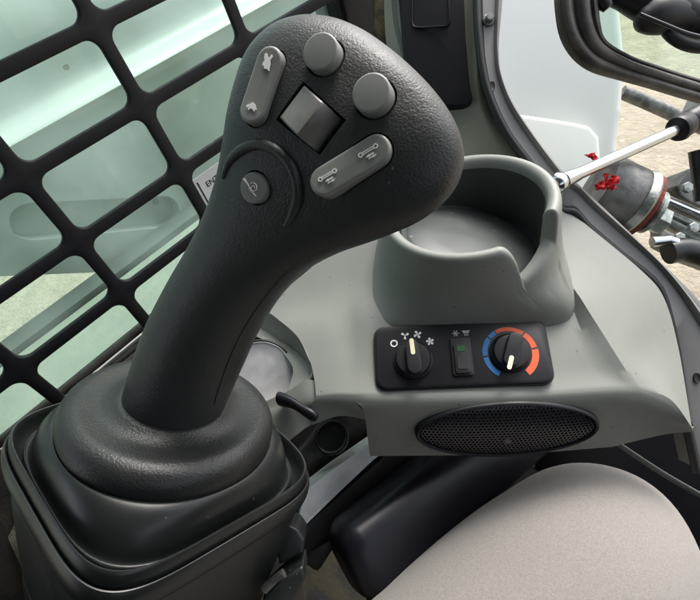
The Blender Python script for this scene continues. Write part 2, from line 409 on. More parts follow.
rb, c_, d_, e_, L_, r_ = rocker((272,64),(256,111), 14.5, None, 'grey rocker with a white rabbit and tortoise')
u = r_/14.5
th = FN*(.0043)
def S(pts, cx, cy, sc, rot=0):            # symbol polygon in the head plane, pixels (y up)
    cr, sr = math.cos(rot), math.sin(rot)
    return [cx + FX*(sc*(x*cr-y*sr)) + FY*(sc*(x*sr+y*cr)) for x, y in pts]
def sympoly(name, polys, parent):
    bm = bmesh.new()
    for po in polys: prism(bm, po, FN*.0003)
    link(name, fin(bm), m_white, parent, smooth=False)
ca = c_ - d_*(L_/2*.95) + th; cb = c_ + d_*(L_/2*.95) + th
rabbit = [(-6,6),(-4,7),(-1,4),(0,3),(2,8),(4,6),(3,2),(5,-1),(6,-5),(7,-8),(3,-7),(0,-8),(-1,-5),(-3,-6),(-4,-3),(-3,0),(-5,2)]
tort = [(-8,1),(-5,3),(-3,3),(-1,5),(2,5),(5,2),(6,-1),(8,-3),(5,-3),(5,-5),(3,-5),(2,-3),(-2,-2),(-3,-4),(-5,-4),(-4,-1),(-7,-1)]
sympoly('rabbit_symbol', [S(rabbit, ca, 0, u)] if False else [S(rabbit, ca, ca, u)], rb) if False else None
def S2(pts, c, sc, rot=0):
    cr, sr = math.cos(rot), math.sin(rot)
    return [c + FX*(sc*(x*cr-y*sr)) + FY*(sc*(x*sr+y*cr)) for x, y in pts]
sympoly('rabbit_symbol', [S2(rabbit, ca, u*.95, -.5)], rb)
sympoly('tortoise_symbol', [S2(tort, cb, u*.82, -.15)], rb)
rb2, c_, d_, e_, L_, r_ = rocker((327,182),(377,152), 15.8, None, 'grey rocker with white cylinder symbols at both ends')
def cyl_sym(c):
    ang = math.atan2(d_.dot(FY), d_.dot(FX)); polys = []
    def ln(x0,y0,x1,y1,w):
        dx,dy = x1-x0,y1-y0; l = math.hypot(dx,dy); nx,ny = -dy/l*w/2, dx/l*w/2
        return S2([(x0+nx,y0+ny),(x0-nx,y0-ny),(x1-nx,y1-ny),(x1+nx,y1+ny)], c, u, ang)
    polys.append(ln(-7,3.4,7,3.4,.9)); polys.append(ln(-7,1.4,7,1.4,.9))
    for sx in (-8.4,8.4):
        for k in range(10):
            a0, a1 = 2*PI*k/10, 2*PI*(k+1)/10
            polys.append(S2([(sx+2.6*math.cos(a0),2.4+2.6*math.sin(a0)),(sx+2.6*math.cos(a1),2.4+2.6*math.sin(a1)),(sx+1.5*math.cos(a1),2.4+1.5*math.sin(a1)),(sx+1.5*math.cos(a0),2.4+1.5*math.sin(a0))], c, u, ang))
    polys.append(S2([(-5,-2.4),(-1,-1.0),(-1,-1.7),(4,-1.7),(4,-3),(-1,-3),(-1,-3.8)], c, u, ang))
    polys.append(S2([(6,-5),(2,-3.9),(2,-4.6),(-3,-4.6),(-3,-5.6),(2,-5.6),(2,-6.4)], c, u, ang))
    return polys
u = r_/15.8*1.0
sympoly('cylinder_symbol', cyl_sym(c_-d_*(L_/2*.80)+th), rb2)
sympoly('cylinder_symbol', cyl_sym(c_+d_*(L_/2*.80)+th), rb2)
# thumb wheel slot
b0, _ = hit(312,118)
sl = [fpt(*q, b0) for q in ((303,81),(346,120),(318,154),(275,119))]
b = bmesh.new(); prism(b, [p-FN*.013 for p in sl], FN*.03); cuts.append(b)
cen = sum(sl, V())/4; ax = (sl[1]-sl[0]).normalized()      # along the long side, the thumb pushes along it
ay = FN.cross(ax).normalized()
wl = (sl[1]-sl[0]).length*.93; wh = (sl[3]-sl[0]).length*.86
bm = bmesh.new(); prof = [(-.49,-.007),(-.49,-.0012),(-.46,.0004),(-.42,.0010),(.06,.0056),(.11,.0057),(.15,.0050),(.36,-.0035),(.40,-.009)]
rings = []
for s in (-.5,-.46,.46,.5):
    k = .0006 if abs(s) == .5 else 0
    rings.append([cen + ax*(a*wl) + ay*(s*wh) + FN*(h-k) for a, h in prof] + [cen + ax*(.40*wl)+ay*(s*wh)-FN*.0125, cen + ax*(-.49*wl)+ay*(s*wh)-FN*.0125])
loft(bm, rings, True, True, True)
link('thumb_switch', fin(bm), m_wheel, lever, angle=35)
# cut the recesses, then the raised thumb ridge round the horn button
grip_me = boolean_cut(grip_me, cuts)
grip = link('grip', grip_me, m_grip, lever, angle=48)
bm = bmesh.new()
arc = [(223,178),(230,161),(243,149),(258,144.5),(274,149),(288,162),(296,180),(297,199),(291,216),(285,226)]
pts = [hit(*q)[0] for q in arc]; pts = cat(pts, 6)
n = len(pts); rad = [.0028*min(1, .45+3*min(i, n-1-i)/n) for i in range(n)]
tube(bm, pts, rad, 12)
link('thumb_ridge', fin(bm), m_grip, lever)
bm = bmesh.new()                          # moulding seam down the right side of the grip
seam = cat([hit(*q)[0] for q in ((214,404),(223,376),(235,346),(249,320),(267,295),(289,271),(309,256))], 5)
tube(bm, seam, .0005, 6); link('grip_seam', fin(bm), m_dark, lever)
# --- pod the lever stands on
pod = empty('armrest_pod', BC - bn*.13, 'black plastic pod with a latch under the lever boot', 'armrest pod')
bm = bmesh.new(); ringset(bm, [(.80,-.26,5),(.83,-.18,5),(.86,-.14,5),(.875,-.118,5),(.865,-.112,5),(.80,-.110,5)])
link('pod_shell', fin(bm), m_black, pod)
bm = bmesh.new()
q0 = P(292,545,.395)
prism(bm, [P(283,522,.40),P(298,530,.40),P(305,541,.40),P(303,553,.40),P(291,560,.40),P(279,566,.40),P(276,548,.40)], CF*.03, bevel=.003, segs=3)
link('latch', fin(bm), m_rubber, pod)
bm = bmesh.new()
prism(bm, [P(262,598,.385),P(282,580,.385),P(303,566,.39),P(305,580,.39),P(292,604,.39),P(268,624,.385)], CF*.03, bevel=.003, segs=3)
link('catch_plate', fin(bm), m_rubber, pod)
bm = bmesh.new(); tube(bm, [P(264,590,.38),P(276,578,.38),P(284,573,.38)], .0035, 12); link('catch_pin', fin(bm), m_gun, pod)

# ================================================================== CORNER CONSOLE
cons = empty('corner_console', P(470,440,.44), 'grey green corner console with cup holder, heater controls and an oval speaker', 'console')
bm = bmesh.new()
G = [[(262,308,.478),(300,277,.480),(338,245,.480),(378,214,.478),(440,190,.47),(500,190,.465),(556,214,.452)],
     [(275,317,.466),(312,300,.465),(345,282,.462),(376,280,.452),(440,270,.445),(505,270,.440),(560,264,.433)],
     [(297,336,.447),(325,325,.444),(348,318,.442),(374,315,.434),(440,315,.427),(505,315,.422),(575,314,.418)],
     [(309,358,.434),(330,352,.431),(350,350,.428),(374,350,.422),(440,350,.415),(507,350,.410),(590,348,.408)],
     [(314,378,.425),(332,376,.421),(350,376,.417),(374,376,.413),(440,376,.407),(510,376,.402),(606,372,.402)],
     [(316,396,.418),(334,394,.413),(352,394,.409),(376,394,.405),(440,394,.400),(512,393,.396),(620,386,.397)]]
patch(bm, [[P(*q) for q in r] for r in G], 6, 6)
crease = [(316,396,.418),(334,394,.413),(352,394,.409),(376,394,.405),(440,394,.400),(512,393,.396),(620,386,.397)]
# rolled edge under the panel, then the speaker apron
def edge(pts):
    p = [P(*q) for q in pts]; a = cat(p[:7], 6) if len(p) == 10 else cat(p[:5], 6)
    k = 6 if len(p) == 10 else 4
    return (a[12:] if len(p) == 10 else a) + cat(p[k:k+2], 2)[1:] + cat(p[k+1:], 5)[1:]
top = edge([(316,396,.418),(334,394,.413),(352,394,.409),(376,394,.405),(440,394,.400),(512,393,.396),(620,386,.397),(637,387,.3975),(670,399,.402),(692,428,.408)])
mid = edge([(356,402,.4085),(376,402,.4045),(440,402,.3990),(512,400,.3955),(620,394,.3965),(638,395,.398),(668,407,.403),(692,430,.411)])
low = edge([(364,413,.4105),(380,416,.410),(440,416,.4055),(512,415,.402),(618,408,.403),(640,410,.405),(667,418,.409),(692,431,.415)])
bot = edge([(370,456,.440),(384,456,.439),(440,455.5,.435),(512,454.5,.433),(612,447,.434),(640,440,.434),(668,434,.430),(692,432,.424)])
tuck= edge([(371,454,.465),(384,454,.465),(440,453,.462),(512,452,.460),(612,444,.46),(640,438,.46),(668,433,.455),(692,431,.445)])
cs = [cat(list(c), 4) for c in zip(top, mid, low, bot)]
loft(bm, [list(r) for r in zip(*cs)], False)
loft(bm, [[q for q in cs[0]], [q + CF*.03 for q in cs[0]]], False)
lt_ = cat([P(*q) for q in crease], 6)[:13]
lrows = [lt_] + [cat([P(*q) for q in r], 6) for r in ([(313,402,.4195),(333,401,.4140),(356,402,.4085)],[(310,413,.4245),(337,409,.4175),(364,413,.4105)],[(312,425,.4285),(340,416,.4200),(367,420,.4160)])]
lcol = [cat(list(c), 4) for c in zip(*lrows)]
loft(bm, [list(r) for r in zip(*lcol)], False)
loft(bm, [lrows[3], [q + CF*.012 for q in lrows[3]]], False)
# right-hand facets
fillL = [(556,214,.452),(560,264,.433),(575,314,.418),(590,348,.408),(606,372,.402),(620,386,.397)]
fillR = [(556.01,214,.452),(560.5,264,.430),(583,302,.4135),(605,337,.4055),(622,364,.4000),(637,387,.3975)]
rimR  = [(562,205,.468),(594,231,.459),(643,272,.452),(664,298,.447),(678,346,.436),(692,428,.408)]
rimM  = [(559,209,.460),(578,248,.446),(613,288,.4335),(635,318,.427),(650,356,.419),(670,399,.402)]
patch(bm, [[P(*a), P(*b)] for a, b in zip(fillL, fillR)], 2, 6)
patch(bm, [[P(*a), P(*b), P(*c)] for a, b, c in zip(fillR, rimM, rimR)], 5, 6)
HC = P(467,200,.418)
bmesh.ops.delete(bm, geom=[f for f in bm.faces if (lambda q: math.hypot(q.x-HC.x, q.y-HC.y) < .0675)(f.calc_center_median())], context='FACES')
me = solid(fin(bm), .003)
body = link('trim_body', me, m_cons, cons, angle=32)
bm = bmesh.new()
patch(bm, [[P(*q) for q in r] for r in [
    [(262,403,.445),(288,391,.4365),(306,380,.4292),(320,382,.4255),(352,386,.4195),(366,388,.418)],
    [(260,410,.445),(288,403,.4340),(310,401,.4225),(335,399,.4190),(356,401,.4155),(368,402,.415)],
    [(258,420,.443),(286,414,.4325),(309,412,.4262),(337,408,.4210),(362,412,.4160),(370,413,.420)],
    [(276,450,.434),(294,437,.4305),(311,425,.4295),(340,415,.4240),(364,418,.4210),(372,424,.427)]]], 6, 5)
link('lower_lug', solid(fin(bm), .006), m_cons, cons, angle=40)
# left-hand recess round the cap: sloping wall, lip and lower lug
bm = bmesh.new()
o_arc = [(240,316,.485),(262,308,.478),(275,317,.466),(297,336,.447),(308,357,.4345),(312.5,370,.4298),(313.5,373,.4288)]
i_arc = [(228,330,.492),(248,326,.488),(266,331,.482),(285,343,.470),(302,357,.453),(311.5,371,.437),(297,396,.4345)]
l_arc = [(232,336,.490),(247,334,.485),(260,338,.478),(276,347,.467),(288,359,.457),(293,372,.449),(287,393,.441)]
A = cat([P(*q) for q in o_arc], 6); B = cat([P(*q) for q in i_arc], 6); D = cat([P(*q) for q in l_arc], 6)
E_ = cat([P(q[0], q[1], q[2]+.02) for q in l_arc], 6)
loft(bm, [A, B], False); loft(bm, [B, D, E_], False)
link('cap_recess', solid(fin(bm), .002), m_cons, cons, angle=30)

# --- cup holder (upright tub with a notch for a handle)
CC = P(467,200,.418); cr = .0755; ch = V((CF.x, CF.y, 0)).normalized(); cx = V((ch.y, -ch.x, 0))
UP = V((0,0,1))
def wall_h(a):                            # rim height round the tub; angle 0 = image right, -90 = towards the camera
    a = (a+PI) % (2*PI) - PI; dg = math.degrees(a)
    def sm(x, lo, hi): t = min(max((x-lo)/(hi-lo), 0), 1); return t*t*(3-2*t)
    if dg < -95 or dg > -44: return 0
    if dg < -81: t = min((dg+95)/13, 1); return -.042*(1-math.sqrt(max(0, 1-t*t)))
    if dg < -52: return -.042 + .017*(dg+82)/30
    return -.025*(1-sm(dg, -52, -45))
N_ = 480; angs = [2*PI*k/N_ for k in range(N_)]
bxX = V((.76,.65,0)).normalized(); bxY = V((-bxX.y, bxX.x, 0)); dl = math.atan2(bxX.y,bxX.x)-math.atan2(cx.y,cx.x)
def cring(r, z, rim=False, e=2.0, sh=V((0,0,0)), ry=None):
    out = []
    for a in angs:
        c, s = math.cos(a-dl), math.sin(a-dl)
        x = math.copysign(abs(c)**(2/e), c); y = math.copysign(abs(s)**(2/e), s)
        zz = z + (wall_h(a) if rim else 0)
        out.append(CC + sh + bxX*(x*r) + bxY*(y*(ry or r)) + UP*zz)
    return out
bm = bmesh.new()
KEY = [(-.13,.107,.082,7,-.027),(-.085,.1065,.0795,7,-.027),(-.072,.103,.0785,5.2,-.0240),(-.060,.094,.0775,3.2,-.0160),(-.050,.0875,.077,2.5,-.0105),(-.035,.0820,.0768,2.15,-.0052),(-.007,.0762,.0762,2,0)]
def wall_pt(i, z):
    for k0, k1 in zip(KEY, KEY[1:]):
        if z <= k1[0] or k1 is KEY[-1]:
            t = min(max((z-k0[0])/(k1[0]-k0[0]),0),1); r, ry, e, sx = [k0[m]+(k1[m]-k0[m])*t for m in (1,2,3,4)]; break
    a = angs[i]; c, s = math.cos(a-dl), math.sin(a-dl)
    return CC + bxX*(math.copysign(abs(c)**(2/e), c)*r + sx) + bxY*(math.copysign(abs(s)**(2/e), s)*ry) + UP*z
rings = []
for k in range(15):
    t = k/14; rings.append([wall_pt(i, -.13 + (wall_h(angs[i])-.007+.13)*t) for i in range(N_)])
inn0 = cring(cr-.0114, -.0075, True)
for t, dz in ((.06,.0035),(.18,.006),(.36,.0073),(.60,.0071),(.80,.0055),(.93,.003),(1.0,0)):
    rings.append([o_.lerp(q_, t) + UP*dz for o_, q_ in zip(rings[14], inn0)])
rings += [cring(cr-.0145,-.050), cring(cr-.017,-.115)]
loft(bm, rings, True)
link('cup_holder', fin(bm), m_cons, cons, angle=40)
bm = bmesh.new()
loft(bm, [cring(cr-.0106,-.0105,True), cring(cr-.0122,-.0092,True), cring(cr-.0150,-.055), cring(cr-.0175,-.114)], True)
link('cup_wall_shade', fin(bm), m_cupshade, cons, angle=40)  # extra inner sleeve, paints the shade on the tub's inside wall
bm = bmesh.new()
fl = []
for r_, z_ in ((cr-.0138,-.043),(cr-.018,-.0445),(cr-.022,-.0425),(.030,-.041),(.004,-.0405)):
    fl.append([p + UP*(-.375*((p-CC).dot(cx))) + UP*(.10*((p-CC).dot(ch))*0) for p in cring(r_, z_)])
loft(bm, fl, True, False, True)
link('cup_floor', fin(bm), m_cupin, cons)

# --- heater control panel
hp0 = P(461,355,.4105)
pa, pb, pc_ = P(374,350,.422), P(549,350,.4085), P(461,384,.4045)
hn = (pb-pa).cross(pc_-pa).normalized()
if hn.dot(hp0) > 0: hn = -hn
HX = ((on_plane(549,351,hp0,hn)-on_plane(373,359,hp0,hn))).normalized(); HY = hn.cross(HX).normalized()
def hpt(x, y, h=0): return on_plane(x, y, hp0 + hn*h, hn)
w_ = (hpt(548,351)-hpt(373,359)).length*.985; h_ = (hpt(461,322)-hpt(461,387)).length*.95
bm = bmesh.new()
po = rrect(hp0 - hn*.008, HX, HY, w_, h_, .0085, 8); prism_top(bm, po, hn*.012, .0018)
panel = link('heater_panel', fin(bm), m_black, cons, angle=50)
bm = bmesh.new(); prism(bm, rrect(hp0 - hn*.006, HX, HY, w_+.0025, h_+.0025, .0095, 8), hn*.0070, bevel=.0006); link('panel_bezel', fin(bm), m_dark, cons)
px = hp0.dot(CF)/F
pt_ = .004
def knob(x, y, rp, ang, hgt=.010, pd=.5, pl=.62):
    c = hpt(x, y, pt_); r = rp*px*.97
    bm = bmesh.new()
    rings = []
    for k, (s, h) in enumerate(((1,0),(1,.002),(.92,.003),(.90,.005),(.84,.0065),(.70,.0068))):
        rings.append([c + HX*(r*s*math.cos(2*PI*i/60)*(1+.0*i)) + HY*(r*s*math.sin(2*PI*i/60)) + hn*h for i in range(60)])
    loft(bm, rings, True, True, True)
    d = HX*math.cos(ang)+HY*math.sin(ang); e = hn.cross(d)
    prism(bm, pill(c+hn*.003, d, e, r*1.05, r*.36, 10), hn*hgt, bevel=.0012, segs=3)
    # cream pointer line on top of the finger bar
    prism(bm, pill(c+hn*(.003+hgt-.0002)+d*r*pd, d, e, r*pl, r*.11, 6), hn*.0007, mi=1)
    return fin(bm)
k1 = link('fan_knob', knob(413,360,20,math.radians(93)), [m_black, m_cream], panel); k1['label'] = 'left fan speed knob pointing up'
k2 = link('temperature_knob', knob(510,353,20,math.radians(250), pd=.72, pl=.5), [m_black, m_cream], panel); k2['label'] = 'right temperature knob inside a blue and orange arc'
def hcirc(x, y, r, n=24): c = hpt(x, y, pt_); return circ(c, HX, HY, r*px, n)
def ringpoly(bm, x, y, r0, r1, a0, a1, mi=0, n=24, th=.0003):
    c = hpt(x, y, pt_)
    f = lambda r, a: c + HX*(r*px*math.cos(a)) + HY*(r*px*math.sin(a))
    po = [f(r1, a0+(a1-a0)*k/n) for k in range(n+1)] + [f(r0, a1+(a0-a1)*k/n) for k in range(n+1)]
    prism(bm, po, hn*th, mi=mi)
bm = bmesh.new()
R = math.radians
for a0, a1, r0, r1, mi in ((238,188,21.5,26.5,0),(184,140,21.5,26.5,0),(137,118,22,26.5,0),(116,52,22.5,26.5,1),(48,10,21.5,27,1),(6,-56,21,27.5,1)):
    ringpoly(bm, 510, 353, r0, r1, R(a0), R(a1), mi)
link('temperature_arc', fin(bm), [m_blue, m_red], panel, smooth=False)
bm = bmesh.new(); ringpoly(bm, 394,343.5, 2.4, 3.8, 0, 2*PI-.001, 0); link('off_symbol', fin(bm), m_white, panel, smooth=False)
def fan_sym(x, y, nb, sc):
    bm = bmesh.new(); c = hpt(x, y, pt_)
    for k in range(nb):
        a = 2*PI*k/nb + .5
        d = HX*math.cos(a)+HY*math.sin(a); e = hn.cross(d)
        po = [c + d*(px*sc*t[0]) + e*(px*sc*t[1]) for t in ((.7,-.3),(2.2,-1.4),(3.9,-1.1),(4.3,.3),(3.6,1.2),(2.0,.8),(.7,.4))]
        prism(bm, po, hn*.0003)
    prism(bm, circ(c, HX, HY, px*sc*.6, 10), hn*.00045)
    link('fan_symbol', fin(bm), m_white, panel, smooth=False)
fan_sym(405,335.5,3,1.0); fan_sym(417.5,334.5,4,1.0); fan_sym(430,341.5,5,.95)
bm = bmesh.new(); prism(bm, rrect(hpt(461.5,357,pt_), HX, HY, 20*px, 38*px, 2*px), hn*.0022, bevel=.0006); link('switch_bezel', fin(bm), m_dark, panel)
bm = bmesh.new(); c = hpt(461.5,357,pt_+.002)
prism(bm, rrect(c - HY*(2*px), HX, HY, 14*px, 29*px, 1.5*px), hn*.0022, bevel=.0008)
prism(bm, rrect(c - HY*(6.5*px)+hn*.0022, HX, HY, 10*px, 12*px, 1.2*px), hn*.0006, mi=1)
prism(bm, rrect(c + HY*(8*px)+hn*.0022, HX, HY, 8*px, 6*px, 1*px), hn*.0005, mi=2)
link('rocker_switch', fin(bm), [m_dark, mat('switch_grey', (.035,.037,.035), .4), m_green], panel)
bm = bmesh.new(); c = hpt(455.5,333.5,pt_)
for k in range(3):
    a = k*PI/3; d = HX*math.cos(a)+HY*math.sin(a); e = hn.cross(d)
    prism(bm, [c+d*(3.4*px)+e*(.5*px), c+d*(3.4*px)-e*(.5*px), c-d*(3.4*px)-e*(.5*px), c-d*(3.4*px)+e*(.5*px)], hn*(.0003+.00002*k))
link('cooling_symbol', fin(bm), m_disc, panel, smooth=False)
bm = bmesh.new(); c = hpt(466,333,pt_)
prism(bm, [c+HX*(px*x)+HY*(px*y) for x, y in ((-4,2.6),(4,2.6),(2.6,-.2),(-2.6,-.2))], hn*.0003)
for x in (-1.6,0,1.6): prism(bm, [c+HX*(px*(x+dx))+HY*(px*y) for dx, y in ((-.35,-.8),(.35,-.8),(.35,-3),(-.35,-3))], hn*.0003)
link('screen_heat_symbol', fin(bm), m_disc, panel, smooth=False)

# --- oval speaker
sa, sb, s_c = P(430,418,.4065+.001), P(580,413,.403+.001), P(506,452,.4265+.0)
sn = (sb-sa).cross(s_c-sa).normalized()
sp0 = P(506,428,.4125)
if sn.dot(sp0) > 0: sn = -sn
sp0 = sp0 + sn*.001
SX = (on_plane(598,424,sp0,sn)-on_plane(414,431,sp0,sn)).normalized(); SY = sn.cross(SX).normalized()
ax_ = (on_plane(598,424,sp0,sn)-on_plane(414,431,sp0,sn)).length/2; bx_ = (on_plane(507,401.5,sp0,sn)-on_plane(505,455,sp0,sn)).length/2
bm = bmesh.new()
rings = []
for s, h in ((1.0,-.004),(1.0,.0015),(.99,.003),(.975,.0036),(.955,.003),(.945,.0015),(.94,-.002)):
    rings.append([sp0 + SX*((ax_-(1-s)*.07)*math.cos(2*PI*k/96)) + SY*((bx_-(1-s)*.07)*math.sin(2*PI*k/96)) + sn*h for k in range(96)])
loft(bm, rings, True, True, True)
spk = link('speaker_rim', fin(bm), m_black, cons)
bm = bmesh.new()
pitch = .0034
ia, ib = ax_-.003, bx_-.003
nx = int(ia/pitch)+2; ny = int(ib/(pitch*.866))+2
def dome(x, y): return .0012 + .005*max(0, 1-(x/ia)**2-(y/ib)**2)**.6
for j in range(-ny, ny+1):
    for i in range(-nx, nx+1):
        x = (i + (.5 if j % 2 else 0))*pitch; y = j*pitch*.866
        if (x/(ia-.0008))**2+(y/(ib-.0008))**2 > 1: continue
        o_ = []; q_ = []; z_ = []
        for k in range(6):
            a = PI/6+k*PI/3
            for rr, lst, dz in ((pitch/math.sqrt(3), o_, 0), (pitch*.36, q_, 0), (pitch*.34, z_, -.0012)):
                X, Y = x+rr*math.cos(a), y+rr*math.sin(a)
                lst.append(bm.verts.new(sp0 + SX*X + SY*Y + sn*(dome(X, Y)+dz)))
        for k in range(6):
            m2 = (k+1) % 6; bm.faces.new((o_[k], o_[m2], q_[m2], q_[k])); bm.faces.new((q_[k], q_[m2], z_[m2], z_[k]))
bmesh.ops.remove_doubles(bm, verts=bm.verts, dist=1e-5)
link('speaker_grille', fin(bm), mat('grille_black', (.016,.016,.020), .32), spk, angle=60)
bm = bmesh.new()
c = on_plane(507.5,440.5,sp0+sn*.005,sn)
prism(bm, [c+SX*(.0011*x)+SY*(.0016*y) for x, y in ((-4,1),(-1.5,1),(-.5,2.5),(.5,1),(3.5,1.2),(2,-.2),(3,-2),(.5,-1.2),(-2.5,-2),(-2,-.4))], sn*.0012)
link('speaker_emblem', fin(bm), mat('emblem_grey', (.07,.07,.08), .3, .5), spk, smooth=False)

# ================================================================== CAP AND LATCH LEVER beside the lever
capn = (FN*.2 - CF*.9 + CU*.15).normalized()
kx, ky, kn = frame_from(capn)
cap = empty('inspection_cap', P(262,374,.462), 'dusty round grey cap with a small black lever behind the boot', 'cap')
c = P(261,374,.462); r = 33*.462/F
bm = bmesh.new()
loft(bm, [circ(c+kn*h, kx, ky, r*s, 56) for s, h in ((1.0,-.02),(1.0,.0),(.985,.0018),(.96,.0022),(.93,.0016),(.91,.0012),(.5,.0016),(.01,.0018))], True, True, True)
link('cap_disc', fin(bm), m_disc, cap)
bm = bmesh.new(); tube(bm, [c+kn*.0012+kx*(r*1.012*math.cos(t))+ky*(r*1.012*math.sin(t)) for t in [2*PI*k/60 for k in range(61)]], .0013, 8, caps=False)
link('cap_gasket', fin(bm), m_dark, cap)
bm = bmesh.new()
tube(bm, cat([P(280,399,.430),P(292,403,.422),P(305,411,.415),P(317,418,.411)], 4), [.0078,.0078,.0074,.0068,.0062,.0058,.0056,.0056,.0060,.0064,.0064,.0058,.0040], 16, squash=.65)
link('cap_lever', fin(bm), m_black, cap)

# ================================================================== SIDE WINDOW: glass and bolted guard
gx = -.48
win = empty('side_window', (gx-.02, .12, -.36), 'green tinted side window pane in a black rubber seal behind the steel grid', 'window')
bm = bmesh.new(); prism(bm, [V((gx-.030,-.35,-.342)),V((gx-.030,.452,-.342)),V((gx-.030,.452,.30)),V((gx-.030,-.35,.30))], V((.005,0,0)))
link('window_glass', fin(bm), g_green, win, smooth=False)
bm = bmesh.new()
for z in (-.345,):
    tube(bm, [V((gx-.024,-.40,z)),V((gx-.024,.47,z))], .0055, 12)
    tube(bm, [V((gx-.018,-.40,z-.012)),V((gx-.018,.47,z-.012))], .004, 12)
link('window_seal', fin(bm), m_seal, win)
# label stuck on the pane
ly0, ly1, lz0, lz1 = .184, .262, -.278, -.236
dec = single('window_decal', lambda b: prism(b, [V((gx-.0235,ly0,lz0)),V((gx-.0235,ly1,lz0)),V((gx-.0235,ly1,lz1)),V((gx-.0235,ly0,lz1))], V((.0006,0,0))), m_label, None, None, parent=win, smooth=False)
bm = bmesh.new()
prism(bm, [V((gx-.0228,ly0+.007,lz0+.004)),V((gx-.0228,ly0+.0085,lz0+.004)),V((gx-.0228,ly0+.0085,lz1-.005)),V((gx-.0228,ly0+.007,lz1-.005))], V((.0004,0,0)))
fc = bpy.data.curves.new('t', 'FONT'); fc.body = 'ENTER'; fc.size = .0095; fc.extrude = .0002
fo = bpy.data.objects.new('t', fc); C.objects.link(fo)
dg = bpy.context.evaluated_depsgraph_get(); tm = bpy.data.meshes.new_from_object(fo.evaluated_get(dg)); bpy.data.objects.remove(fo, do_unlink=True)
tm.transform(Matrix(((0,0,1,gx-.0226),(1,0,0,ly0+.016),(0,1,0,lz1-.017),(0,0,0,1)))); bm.from_mesh(tm)
link('decal_print', fin(bm, normals=False), m_dark, dec, smooth=False)
# steel guard with rounded openings
ys = [-.315,-.190,-.0645,.0505,.1735,.3075,.452]; zs = [-.362,-.2815,-.211,-.1385,-.0665,.006,.078,.15]
tk = [.0095,.0098]
bm = bmesh.new()
for iy in range(len(ys)-1):
    for iz in range(len(zs)-1):
        y0, y1, z0, z1 = ys[iy], ys[iy+1], zs[iz], zs[iz+1]
        hw, hh = (y1-y0)/2, (z1-z0)/2; cy, cz = (y0+y1)/2, (z0+z1)/2
        inn = rrect(V((0,cy,cz)), V((0,1,0)), V((0,0,1)), 2*hw-.0130, 2*hh-.0128, .0115, 6)
        outp = []
        for p in inn:
            dy, dz = p.y-cy, p.z-cz
            qi, ki = divmod(len(outp), 7); sy, sz = ((1,1),(-1,1),(-1,-1),(1,-1))[qi]
            side = (ki < 3) == (qi in (0, 2))          # this sample faces a left/right edge
            if ki == 3: outp.append(V((0, cy+sy*hw, cz+sz*hh)))
            elif side: outp.append(V((0, cy+sy*hw, p.z)))
            else: outp.append(V((0, p.y, cz+sz*hh)))
        if iz == 0: inn = [V((0,p.y, p.z if p.z > cz else p.z-.03)) for p in inn]; 
        layers = [[V((gx,p.y,p.z)) for p in outp]]
        r0 = [V((gx,p.y,p.z)) for p in inn]
        c_ = V((gx,cy,cz))
        def sh(pts, k, x): return [V((x, p.y + (1 if p.y > cy else -1)*k, p.z + (1 if p.z > cz else -1)*k)) for p in pts]
        front = [V((gx,p.y,p.z)) for p in outp]
        loft(bm, [front, sh(inn,.0014,gx), sh(inn,.0004,gx-.0005), sh(inn,0,gx-.0014), sh(inn,0,gx-.0045)], True)
bmesh.ops.remove_doubles(bm, verts=bm.verts, dist=1e-5)
guard = link('window_guard', fin(bm), m_guard, None, angle=50)
tag(guard, 'black steel grid with rounded openings bolted inside the left window', 'window guard')

# ================================================================== CAB STRUCTURE
def box(bm, x0,x1,y0,y1,z0,z1, bevel=0, mi=0):
    prism(bm, [V((x0,y0,z0)),V((x1,y0,z0)),V((x1,y1,z0)),V((x0,y1,z0))], V((0,0,z1-z0)), mi=mi, bevel=bevel)
def struct(name, build, m, **k):
    o = single(name, build, m, None, None, kind='structure', **k); return o
struct('floor', lambda b: box(b, -.53,1.05,-.9,.47,-.93,-.87), m_floor)
struct('wall', lambda b: (box(b, -.535,-.462,-.9,.47,-.869,-.374,bevel=.004), box(b, -.53,-.474,.4525,.60,-.373,.415,bevel=.004)), m_guard)
struct('rear_light_block', lambda b: (box(b, -.53,1.05,-.96,-.905,-.869,.40)), m_guard)  # unseen, added solid to cut the light from behind
def side_light_block(b):  # unseen right side with an opening, added to cut ambient light
    box(b, .70,.74,-.904,.40,-.869,-.10); box(b, .70,.74,-.904,.40,.22,.415); box(b, .70,.74,.30,.40,-.0995,.2195); box(b, .70,.74,-.904,-.70,-.0995,.2195)
struct('side_light_block', side_light_block, m_guard)
struct('ceiling', lambda b: (box(b, -.55,1.05,-.96,.40,.42,.46)), mat('headliner', (.12,.12,.11), .9))

# dirty ledge and fittings in the lower left
def ledge(b):
    prism(b, [WZ(-20,470,-.375) + V((0,0,0)), WZ(60,420,-.375), WZ(60,640,-.45), WZ(-20,640,-.45)], V((0,0,-.05)), bevel=.004)
lg = single('side_ledge', lambda b: prism(b, [P(-30,470,.40),P(4,446,.41),P(14,520,.42),P(62,610,.42),P(60,640,.42),P(-30,640,.40)], CF*.05, bevel=.004), m_floor, 'dirty dark ledge between the boot and the left window wall', 'ledge')
single('dirt_bracket', lambda b: prism(b, [P(6,538,.405),P(20,512,.412),P(28,548,.415),P(50,590,.415),P(56,620,.41),P(42,618,.405)], CF*.02, bevel=.003), m_dirt, 'dirt caked metal bracket left of the boot', 'bracket')
